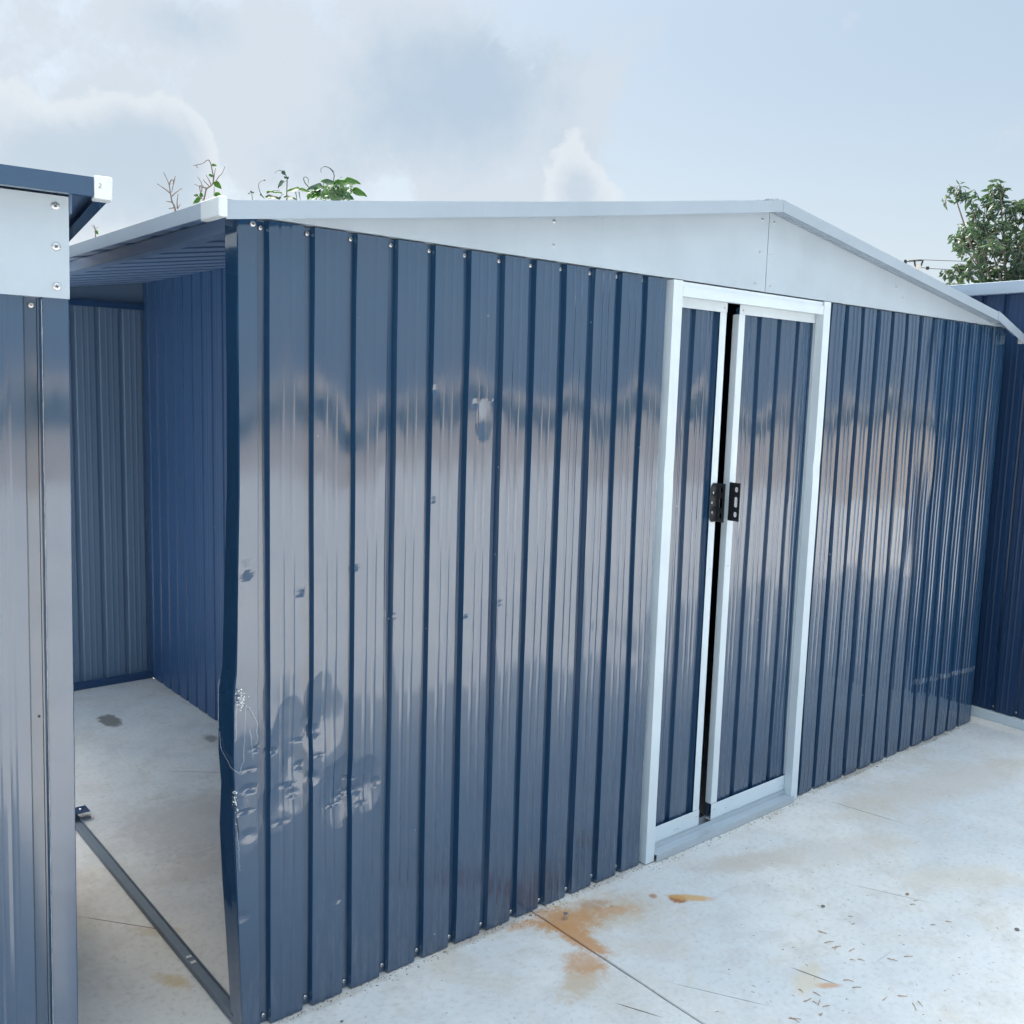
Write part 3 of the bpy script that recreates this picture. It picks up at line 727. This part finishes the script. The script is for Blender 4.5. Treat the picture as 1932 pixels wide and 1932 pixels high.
b.box(-.062, -.0605, -.46, 2.4, 2.078, 2.104); b.box(-.0603, .0, -.46, 2.4, 2.0785, 2.080); b.box(-.0603, -.05, -.46, 2.4, 2.1025, 2.104); b.box(-.052, -.0505, -.46, 2.4, 2.1042, 2.118); b.box(-.0503, .02, -.46, 2.4, 2.1165, 2.118); b.box(-.042, -.0405, -.46, 2.4, 2.1182, 2.134)
b.build("eave_trim", TRIM, rs)
b = MB(); b.prism([(-.0403, 2.1322), (1.9, 2.38), (3.8, 2.13), (3.8, 2.11), (1.9, 2.36), (-.0403, 2.1185)], -.46, 2.4, lambda a, c, d: (a, d, c)); b.build("roof_sheet", TRIM, rs)
sheet("front_wall", [NAVYD, BACKD], rs, shifted(rib_profile(0, 3.76, True, .04), 0), .004, 2.085, lambda u, y, z: (u, y - .41, z))
sheet("back_wall", [NAVYD, BACKD], rs, shifted(rib_profile(0, 3.76, True, .04), 0), .004, 2.085, lambda u, y, z: (u, 2.3 - y, z))
sheet("side_wall", [NAVYD, BACKD], rs, shifted(rib_profile(-.40, 2.3, True, .04), 0), .004, 2.085, lambda u, y, z: (3.76 - y, u, z))
for yy in (-.405, 2.295):
    b = MB(); b.prism([(0, 2.087), (3.76, 2.087), (1.9, 2.34)], yy, yy + .003, lambda a, c, d: (a, d, c)); b.build("gable_panel", WHITE, rs)

# ================================================================== PLANTS BEHIND THE SHED
def at(px, py, Y):
    d = skydir(px, py); return CAM + d * ((Y - CAM.y) / d.y)
def c7(x, y, Y=4.2, dy=0):
    return at((450 + x / 2.576) / 1.5652, (450 + y / 2.576) / 1.5652, Y)
def leaf_mesh(name, m, wid=.62, seg=5):
    b = MB(); rows = []
    for i in range(seg + 1):
        t = i / seg; wd = wid * .5 * (math.sin(math.pi * min(1, (t ** .62))) ** .85) + .004
        z = -.22 * t * t + .03 * math.sin(t * 9); rows.append([(-wd, t, z + .12 * wid), (-wd * .5, t, z + .05 * wid), (0, t, z), (wd * .5, t, z + .05 * wid), (wd, t, z + .12 * wid)])
    b.grid(rows); b.grid([[(x, y, z - .012) for x, y, z in r] for r in rows], 0, True)
    me = bpy.data.meshes.new(name); me.from_pydata(b.v, [], b.f); me.materials.append(m); me.polygons.foreach_set('use_smooth', [True] * len(me.polygons)); me.update(); return me
VL, VD = leaf_mesh("leaf", LEAFV, .66), leaf_mesh("leaf", LEAFD, .8)
def leaf(parent, pos, length, ang, me=VL, tilt=0, roll=0):
    """a leaf whose tip points along ang (degrees, in the plane facing the yard) and whose blade is tilted"""
    o = bpy.data.objects.new("leaf", me); COL.objects.link(o); o.parent = parent
    y = (RT * math.cos(R(ang)) + Vector((0, 0, 1)) * math.sin(R(ang))).normalized()
    z = (-FW * math.cos(R(tilt)) + Vector((0, 0, 1)) * math.sin(R(tilt))); z = (z - y * z.dot(y)).normalized(); x = y.cross(z)
    m = Matrix((x, y, z)).transposed().to_4x4(); m = m @ Matrix.Rotation(R(roll), 4, 'Y')
    o.matrix_world = Matrix.Translation(pos) @ m @ Matrix.Scale(length, 4); return o
def smoothpts(P, n=4):
    out = []
    P = [Vector(p) for p in P]
    for i in range(len(P) - 1):
        p0, p1, p2, p3 = P[max(i - 1, 0)], P[i], P[i + 1], P[min(i + 2, len(P) - 1)]
        for k in range(n):
            t = k / n; out.append(.5 * ((2 * p1) + (p2 - p0) * t + (2 * p0 - 5 * p1 + 4 * p2 - p3) * t * t + (3 * p1 - p0 - 3 * p2 + p3) * t ** 3))
    out.append(P[-1]); return out
def stems(b, lines, Y, r, root=True):
    for k, L in enumerate(lines):
        pts = smoothpts([c7(x, y, Y) for x, y in L])
        if k == 0 and root:
            base = pts[0]; g0 = Vector((base.x + .05, base.y + .1, 0)); pts = [g0, g0.lerp(base, .5) + Vector((.04, 0, 0))] + pts
        b.tube(pts, r if k == 0 else r * .62, r * .28, 5)
twig = MB()
stems(twig, [[(175, 450), (165, 405), (148, 370), (135, 300), (125, 240), (85, 150)], [(135, 310), (90, 275), (35, 238)], [(147, 335), (180, 305), (225, 272)], [(128, 255), (140, 215), (160, 212), (158, 250), (146, 305)], [(160, 240), (175, 180)], [(190, 430), (188, 370), (196, 315)], [(148, 380), (125, 375), (105, 372)], [(165, 420), (140, 425), (122, 428)], [(190, 430), (212, 395)]], 4.15, .007)
tw = twig.build("bare_sapling", TWIG); tag(tw, "leafless grey twigs of a sapling rising behind the left roof edge", "sapling")
b = MB(); stems(b, [[(-275 + 12, 320), (-275 + 8, 262), (-262, 250)]], 4.1, .004, True)
def spx(x, y, Y=4.1): return at(x, y, Y)
b = MB(); base = spx(180, 440)
b.tube([Vector((base.x, base.y, 0)), base, spx(179, 430), spx(177, 424)], .004, .002, 5); b.tube([spx(179, 432), spx(172, 424)], .002, .001, 4); b.tube([spx(179, 432), spx(186, 428)], .002, .001, 4)
o = b.build("weed_sprig", TWIG); tag(o, "tiny lone dry sprig just above the low end of the left eave", "weed")
leaf(o, spx(180, 434), .03, -60, VL)

vine = empty("climbing_vine", "thin climbing vine with curled tip and a few green leaves above the white corner cap", "vine", (1.72, 4.2, 0))
vb = MB(); stems(vb, [[(375, 430), (398, 335), (412, 280), (455, 245), (464, 195), (455, 140), (445, 90), (430, 60), (412, 62), (380, 85), (335, 95), (310, 100)], [(412, 270), (365, 262), (320, 242)], [(375, 300), (375, 240), (345, 185)], [(430, 255), (400, 225), (385, 205)], [(445, 245), (425, 200), (405, 170)], [(483, 218), (505, 185), (530, 160), (553, 105)], [(463, 240), (470, 180), (480, 120)], [(330, 95), (345, 120)], [(380, 355), (350, 335), (320, 320)], [(470, 330), (470, 260)], [(366, 300), (360, 255), (392, 262), (410, 300)]], 4.2, .006)
vs_ = vb.build("stem", TWIG)
def plant_child(o, p):
    o.parent = p; o.matrix_parent_inverse = Matrix.Translation(p.location).inverted(); return o
plant_child(vs_, vine)
def vleaf(p, x, y, s, ang, me=VL, tilt=20, roll=0, Y=4.2):
    q = c7(x, y, Y); L = s / 2.576 / 1.5652 / 1807.7 * (q - CAM).length * 1.05
    o = leaf(p, q - p.location, L, ang, me, tilt, roll); return o
for a in ((470, 225, 62, -40), (428, 172, 32, -10), (450, 97, 34, 0), (370, 352, 64, 205), (480, 305, 60, -50), (375, 345, 40, 100), (462, 180, 18, 200), (350, 330, 34, 170)): vleaf(vine, *a)

clump = empty("vine_clump", "bushy green vine clump with curling tendrils above the middle of the left roof line", "vine", (2.5, 4.2, 0))
vb = MB(); stems(vb, [[(1380, 420), (1400, 350), (1420, 290), (1440, 240)], [(1190, 265), (1160, 230), (1150, 195), (1170, 188), (1186, 205), (1188, 235)], [(1374, 235), (1382, 170), (1350, 122), (1310, 108), (1283, 125), (1285, 155)], [(1350, 120), (1385, 150)], [(1400, 330), (1480, 280), (1520, 300)], [(1400, 330), (1300, 300), (1200, 290)], [(1310, 300), (1300, 240), (1330, 215)], [(1420, 290), (1416, 205)], [(1440, 330), (1500, 345)], [(1090, 300), (1100, 360)], [(1115, 300), (1125, 360)]], 4.2, .006)
plant_child(vb.build("stem", LEAFD), clump)
for a in ((1455, 222, 112, 0, VL, 35), (1515, 290, 108, -14, VL, 35), (1400, 240, 70, 20), (1310, 232, 72, 5, VD, 30), (1345, 225, 60, 170), (1300, 272, 112, 178, VD, 40), (1290, 318, 108, 182), (1195, 318, 40, 250), (1125, 285, 95, 178, VL, 50), (1112, 285, 80, -5, VL, 55), (1480, 335, 50, -20, VD), (1280, 300, 60, 150, VD), (1380, 260, 60, 60, VL)): vleaf(clump, *a)
rnd2 = random.Random(21); fb = MB()
for i in range(420):                                            # the dense small leaves at the heart of the clump
    x = rnd2.gauss(1405, 48); y = 300 + rnd2.gauss(0, 32)
    if i > 330: x = rnd2.uniform(1180, 1500); y = rnd2.uniform(300, 355)
    q = c7(x, y, 4.2 + rnd2.uniform(-.12, .15)) - clump.location
    a = Vector((rnd2.gauss(0, 1), rnd2.gauss(0, 1), rnd2.gauss(0, 1))).normalized(); c = a.cross(Vector((rnd2.gauss(0, 1), rnd2.gauss(0, 1), rnd2.gauss(0, 1)))).normalized()
    s = rnd2.uniform(.013, .028); fb.quad(q - a * s, q + c * s * .45, q + a * s, q - c * s * .45)
o = fb.build("foliage", LEAFD); o.parent = clump; o['kind'] = 'stuff'

sprout = empty("vine_shoot", "upright vine shoot with budded tip between the corner cap and the leafy clump", "vine", (2.2, 4.25, 0))
vb = MB(); stems(vb, [[(1022, 380), (1022, 300), (1024, 200), (1008, 165), (975, 138), (948, 142), (930, 158)], [(852, 352), (818, 300), (808, 245), (828, 218), (855, 212)], [(762, 360), (757, 325), (753, 300)], [(1020, 215), (1000, 225), (955, 258)], [(970, 350), (985, 322), (1000, 320)], [(870, 312), (920, 292), (970, 292)], [(840, 340), (825, 328)]], 4.25, .0045)
plant_child(vb.build("stem", LEAFD), sprout)
for a in ((860, 345, 95, 3, VD, 60), (960, 345, 20, 0, VD), (1000, 345, 85, 0, VD, 65), (870, 306, 100, 8, VL, 78), (985, 142, 36, -45, VD), (1000, 218, 62, 222, VD, 50), (1024, 205, 22, 60, VD), (1018, 200, 22, 130, VD), (753, 310, 18, 100, VD), (760, 312, 16, 40, VD), (742, 315, 14, 160, VD), (826, 330, 16, 100, VD), (848, 216, 14, 30, VD)): vleaf(sprout, *a, Y=4.25)

# ================================================================== TREE
def tree_at(px, py, h=11.0):
    d = skydir(px, py); k = h / math.hypot(d.x, d.y); return CAM + d * k
tree = empty("broadleaf_tree", "dark green broadleaf tree with gaps of sky behind the white roofs at the right", "tree", (9.35, 2.25, 0))
TL = tree.location
rnd3 = random.Random(4); tb = MB(); crown = MB()
top = Vector((9.3, 2.3, 2.3)) - TL
tb.tube([Vector((0, 0, 0)), Vector((.05, .03, .9)), Vector((.0, .05, 1.7)), top], .10, .06, 8)
def leafquad(q, dirv, L, wd):
    side = dirv.cross(Vector((rnd3.gauss(0, 1), rnd3.gauss(0, 1), rnd3.gauss(0, .6)))).normalized()
    nrm = dirv.cross(side)
    m = q + dirv * L * .5 + nrm * L * .10
    i = len(crown.v); tip = q + dirv * L - nrm * L * .05
    crown.v += [tuple(q), tuple(m + side * wd), tuple(tip), tuple(m - side * wd)]; crown.f.append((i, i + 1, i + 2, i + 3)); crown.mi.append(0)
def sprig(p0, p1, nl):
    tb.tube([p0, p0.lerp(p1, .5) + Vector((rnd3.gauss(0, .02), rnd3.gauss(0, .02), .02)), p1], .004, .002, 4)
    for k in range(nl):
        t = rnd3.uniform(.25, 1.05); q = p0.lerp(p1, t) + Vector((rnd3.gauss(0, .012), rnd3.gauss(0, .012), rnd3.gauss(0, .012)))
        dv = Vector((rnd3.gauss(0, .8), rnd3.gauss(0, .8), rnd3.gauss(-.65, .5))).normalized()
        L = rnd3.uniform(.06, .105); leafquad(q, dv, L, L * rnd3.uniform(.16, .24))
outline = [(1768, 372), (1785, 352), (1812, 340), (1838, 346), (1842, 368), (1858, 378), (1870, 345), (1885, 338), (1908, 346), (1912, 372), (1902, 400), (1918, 372), (1935, 350), (1990, 320), (2060, 345), (2110, 420), (2140, 560), (2100, 700), (1900, 660), (1790, 580), (1784, 530), (1778, 505), (1800, 480), (1792, 452), (1806, 430), (1812, 400), (1800, 376)]
def inside(x, y, poly=outline):
    c = False; j = len(poly) - 1
    for i in range(len(poly)):
        if (poly[i][1] > y) != (poly[j][1] > y) and x < (poly[j][0] - poly[i][0]) * (y - poly[i][1]) / (poly[j][1] - poly[i][1]) + poly[i][0]: c = not c
        j = i
    return c
limbs = []
for tx, ty, dh in ((1835, 395, 0), (1800, 365, .1), (1888, 365, -.1), (1822, 470, .3), (1865, 450, -.2), (1940, 400, .2), (1990, 380, 0), (2050, 450, .2), (1850, 540, -.3), (1930, 520, .35), (2020, 560, -.2)):
    e = tree_at(tx, ty, 11.3 + dh) - TL; mid = top.lerp(e, .55) + Vector((rnd3.gauss(0, .05), rnd3.gauss(0, .05), -.05))
    tb.tube(smoothpts([top, top.lerp(mid, .5) + Vector((0, 0, -.03)), mid, e]), .022, .005, 6); limbs.append((top, mid, e))
n_ = 0
while n_ < 980:
    x, y = rnd3.uniform(1760, 2140), rnd3.uniform(335, 700)
    if not inside(x, y): continue
    if x < 1915 and y < 420 and rnd3.random() < .45: continue
    dh = rnd3.gauss(0, .30) * min(1, (y - 330) / 120)
    if noise.noise((x * .035, y * .035, dh * 2)) < -.30: n_ += 1; continue
    e = tree_at(x, y, 11.3 + dh) - TL
    dv = (e - top).normalized(); s = rnd3.uniform(.10, .20)
    p0 = e - (dv + Vector((rnd3.gauss(0, .5), rnd3.gauss(0, .5), rnd3.gauss(0, .3)))).normalized() * s
    sprig(p0, e, rnd3.randint(9, 16)); n_ += 1
o = tb.build("trunk", BARK); o.parent = tree; o = crown.build("crown", LEAFT); o.parent = tree
bush = MB(); crown = bush
bt = empty("yellow_green_shrub", "small yellow green shrub peeping over the roof slope just left of the tree", "shrub", (8.3, 2.6, 0))
bb = MB(); bb.tube([Vector((0, 0, 0)), Vector((0, 0, 1.4)), Vector((.05, 0, 2.3))], .03, .012, 6); bb.build("stem", BARK, bt)
for i in range(700):
    d = Vector((rnd3.gauss(0, 1), rnd3.gauss(0, 1), rnd3.gauss(0, 1))).normalized() * rnd3.random() ** .4
    q = Vector((.05 + d.x * .32, d.y * .32, 2.18 + d.z * .42)); dv = Vector((rnd3.gauss(0, .8), rnd3.gauss(0, .8), rnd3.gauss(-.2, .6))).normalized(); leafquad(q, dv, .06, .014)
crown.build("crown", LEAFV, bt)

# ================================================================== POLE AND WIRES
pole = empty("utility_pole", "distant utility pole with crossarm showing just above the right roof slope", "pole")
def pat(px, py, h): d = skydir(px, py); return CAM + d * (h / math.hypot(d.x, d.y))
pt = pat(1733, 491, 34); pole.location = (pt.x, pt.y, 0); zt = pt.z
b = MB(); b.tube([(0, 0, 0), (0, 0, zt - .15)], .13, .09, 8); b.build("mast", CONC, pole)
b = MB(); r_ = RT.copy(); r_.z = 0; r_.normalize()
b.tube([Vector((0, 0, zt - .35)), Vector((0, 0, zt - .15)) - r_ * .1, Vector((0, 0, zt)) - r_ * .14], .03, .03, 5); b.tube([Vector((0, 0, zt - .35)), Vector((0, 0, zt - .15)) + r_ * .1, Vector((0, 0, zt)) + r_ * .14], .03, .03, 5); b.tube([-r_ * .42 + Vector((0, 0, zt - .06)), r_ * .16 + Vector((0, 0, zt))], .02, .02, 5)
b.build("crossarm", BLACK, pole)
b = MB(); b.tube([-r_ * .42 + Vector((0, 0, zt - .12)), -r_ * .42 + Vector((0, 0, zt + .0))], .05, .04, 6); b.build("insulator", BLACK, pole)
for k, (pa, pb, pc, lab) in enumerate((((1715, 491.5, 34), (1735, 490, 34), (1990, 496, 38), "upper thin overhead wire running from the pole into the tree"), ((1738, 505, 34), (1760, 507, 34), (1990, 516, 38), "lower thin overhead wire running from the pole into the tree"))):
    a, m_, c = pat(*pa), pat(*pb), pat(*pc); far = c + (c - m_) * 2.2
    b = MB(); b.tube([a, m_, m_.lerp(c, .5) - Vector((0, 0, .03)), c, far], .011, .011, 5)
    if k: q = pat(1731 + 19, 506, 34); b.tube([q - Vector((0, 0, .05)), q + Vector((0, 0, .05))], .05, .05, 6)
    tag(b.build("overhead_wire", BLACK), lab, "wire", "overhead wires")

# ================================================================== THE YARD BEHIND THE CAMERA (mirrored in the glossy steel)
hb = MB(); rh = random.Random(8)  # unseen leafy row, added to shape what the steel walls mirror
for i in range(9000):
    x = rh.uniform(-55, 70); y = -32 + rh.gauss(0, .9); z = rh.uniform(0, 1) ** .8 * (.75 + .3 * noise.noise((x * .25, 0, 3)))
    a = Vector((rh.gauss(0, 1), rh.gauss(0, 1), rh.gauss(0, 1))).normalized(); c = a.cross(Vector((rh.gauss(0, 1), rh.gauss(0, 1), 1))).normalized(); q = Vector((x, y, z)); s = rh.uniform(.15, .4)
    hb.quad(q - a * s, q + c * s, q + a * s, q - c * s)
hg = hb.build("added_hedge", HEDGE); hg['kind'] = 'stuff'; hg['label'] = "low leafy row added unseen behind the viewer for its reflection in the steel"; hg['category'] = "added_hedge"

# ================================================================== SMALL THINGS ON THE GROUND
b = MB(); b.tube([(0, 0, 0), (0, 0, .011)], .0042, .0042, 10); hd = MB().tube([(0, 0, .0112), (0, 0, .019)], .0078, .0074, 6)
bo = b.build("loose_bolt", SCREW, None); bo.location = (.970, -.109, .0005); h = hd.build("bolt_head", SCREW, bo); tag(bo, "small zinc bolt standing on the rust stained concrete beside the joint", "bolt")
def pebble(x, y, s, m=STONE, sq=.6):
    b = MB(); rp = random.Random(int(x * 1e4)); n = 7; rows = []
    for i in range(5):
        t = i / 4 * math.pi; rows.append([(math.sin(t) * math.cos(2 * math.pi * k / n) * s * rp.uniform(.8, 1.15), math.sin(t) * math.sin(2 * math.pi * k / n) * s * rp.uniform(.6, .9), (1 + math.cos(t)) * .5 * s * sq * 2 * .5) for k in range(n)])
    for r in rows: r.append(r[0])
    b.grid(rows); o = b.build("pebble", m); o.location = (x, y, .0005); return o
GX = lambda px, py: (lambda d: CAM + d * (-CAM.z / d.z))(skydir(px, py))
PEB = [(1553, 1711, .008, "dark pebble on bare concrete left of the long crack"), (1985 / 1.0 - 66, 1755, .009, "dark pebble near the right edge of the frame"), (1436, 1522, .005, "dark speck of stone just in front of the door threshold"), (1453, 1545, .004, "small dark stone in the brownish patch by the doors"), (1672, 1436, .004, "tiny stone on the concrete beside the right panels"), (645, 1928, .005, "tiny stone at the foot of the left panels"), (1655, 1447, .005, "small dark stone right of the right door post")]
for x, y, s, lab in PEB:
    q = GX(x, y); tag(pebble(q.x, q.y, s), lab, "pebble", "small dark stones on the concrete")
q = GX(1712, 1688); tag(pebble(q.x, q.y, .008, CHIP), "reddish brown crumb lying alone on the pale concrete at the right", "crumb")
q = GX(2222 / 1.5652 * 1.0 + 0, 1608); 
CH = [(1551, 1760, -25, .05), (1564, 1778, 10, .06), (1576, 1790, 60, .045), (1684, 1812, -8, .06), (1737, 1895, -70, .05), (1600, 1850, -30, .05), (1512, 1870, -60, .04), (1525, 1888, 30, .05), (1540, 1894, 5, .05), (1670, 1885, 5, .05), (1625, 1812, 0, .03), (1360 / 1.0 + 190, 1915, 55, .03), (1500, 1925, -35, .05), (1728, 1700, 20, .035), (1605, 1730, 15, .03), (1790, 1740, -15, .03)]
cb = MB()
rc = random.Random(3)
for x, y, a, L in CH:
    for k in range(2):
        q = GX(x + rc.gauss(0, 16) * k, y + rc.gauss(0, 8) * k); a2 = R(a - 40 + rc.gauss(0, 18)); dv = Vector((math.cos(a2), math.sin(a2), 0)); n_ = Vector((-dv.y, dv.x, 0))
        L2 = L * rc.uniform(.35, .6); cb.tube([q - dv * L2 * .5 + Vector((0, 0, .0016)), q + Vector((0, 0, .003)), q + dv * L2 * .5 + n_ * rc.gauss(0, .003) + Vector((0, 0, .0016))], .0011, .0006, 4)
for i in range(90):
    q = GX(rc.uniform(1350, 1930), rc.uniform(1560, 1930)); a2 = rc.uniform(0, 3.14); dv = Vector((math.cos(a2), math.sin(a2), 0)); L2 = rc.uniform(.003, .010)
    cb.tube([q - dv * L2 * .5 + Vector((0, 0, .001)), q + dv * L2 * .5 + Vector((0, 0, .001))], .0008, .0004, 3)
gb = MB()                                                       # grit that has gathered along the foot of the sheets
for i in range(900):
    x = rc.uniform(.05, 3.76); q = Vector((x, -.018 - abs(rc.gauss(0, .016)), .0004)); r1 = rc.uniform(.0008, .0026) * (1.5 if rc.random() < .05 else 1)
    if 1.40 < x < 2.28: q.y -= .022
    gb.v += [tuple(q + Vector((r1, 0, 0))), tuple(q + Vector((-r1 * .6, r1 * .9, 0))), tuple(q + Vector((-r1 * .5, -r1 * .8, 0))), tuple(q + Vector((0, 0, r1 * .9)))]; k = len(gb.v) - 4
    gb.f += [(k, k + 1, k + 3), (k + 1, k + 2, k + 3), (k + 2, k, k + 3)]; gb.mi += [0, 0, 0]
o = gb.build("grit", STONE); o['kind'] = 'stuff'; o['label'] = "fine dark grit gathered along the foot of the shed's front wall"; o['category'] = "grit"
o = cb.build("wood_splinters", CHIP); o['kind'] = 'stuff'; o['label'] = "scattered thin brown wood splinters on the concrete at the lower right"; o['category'] = "splinters"
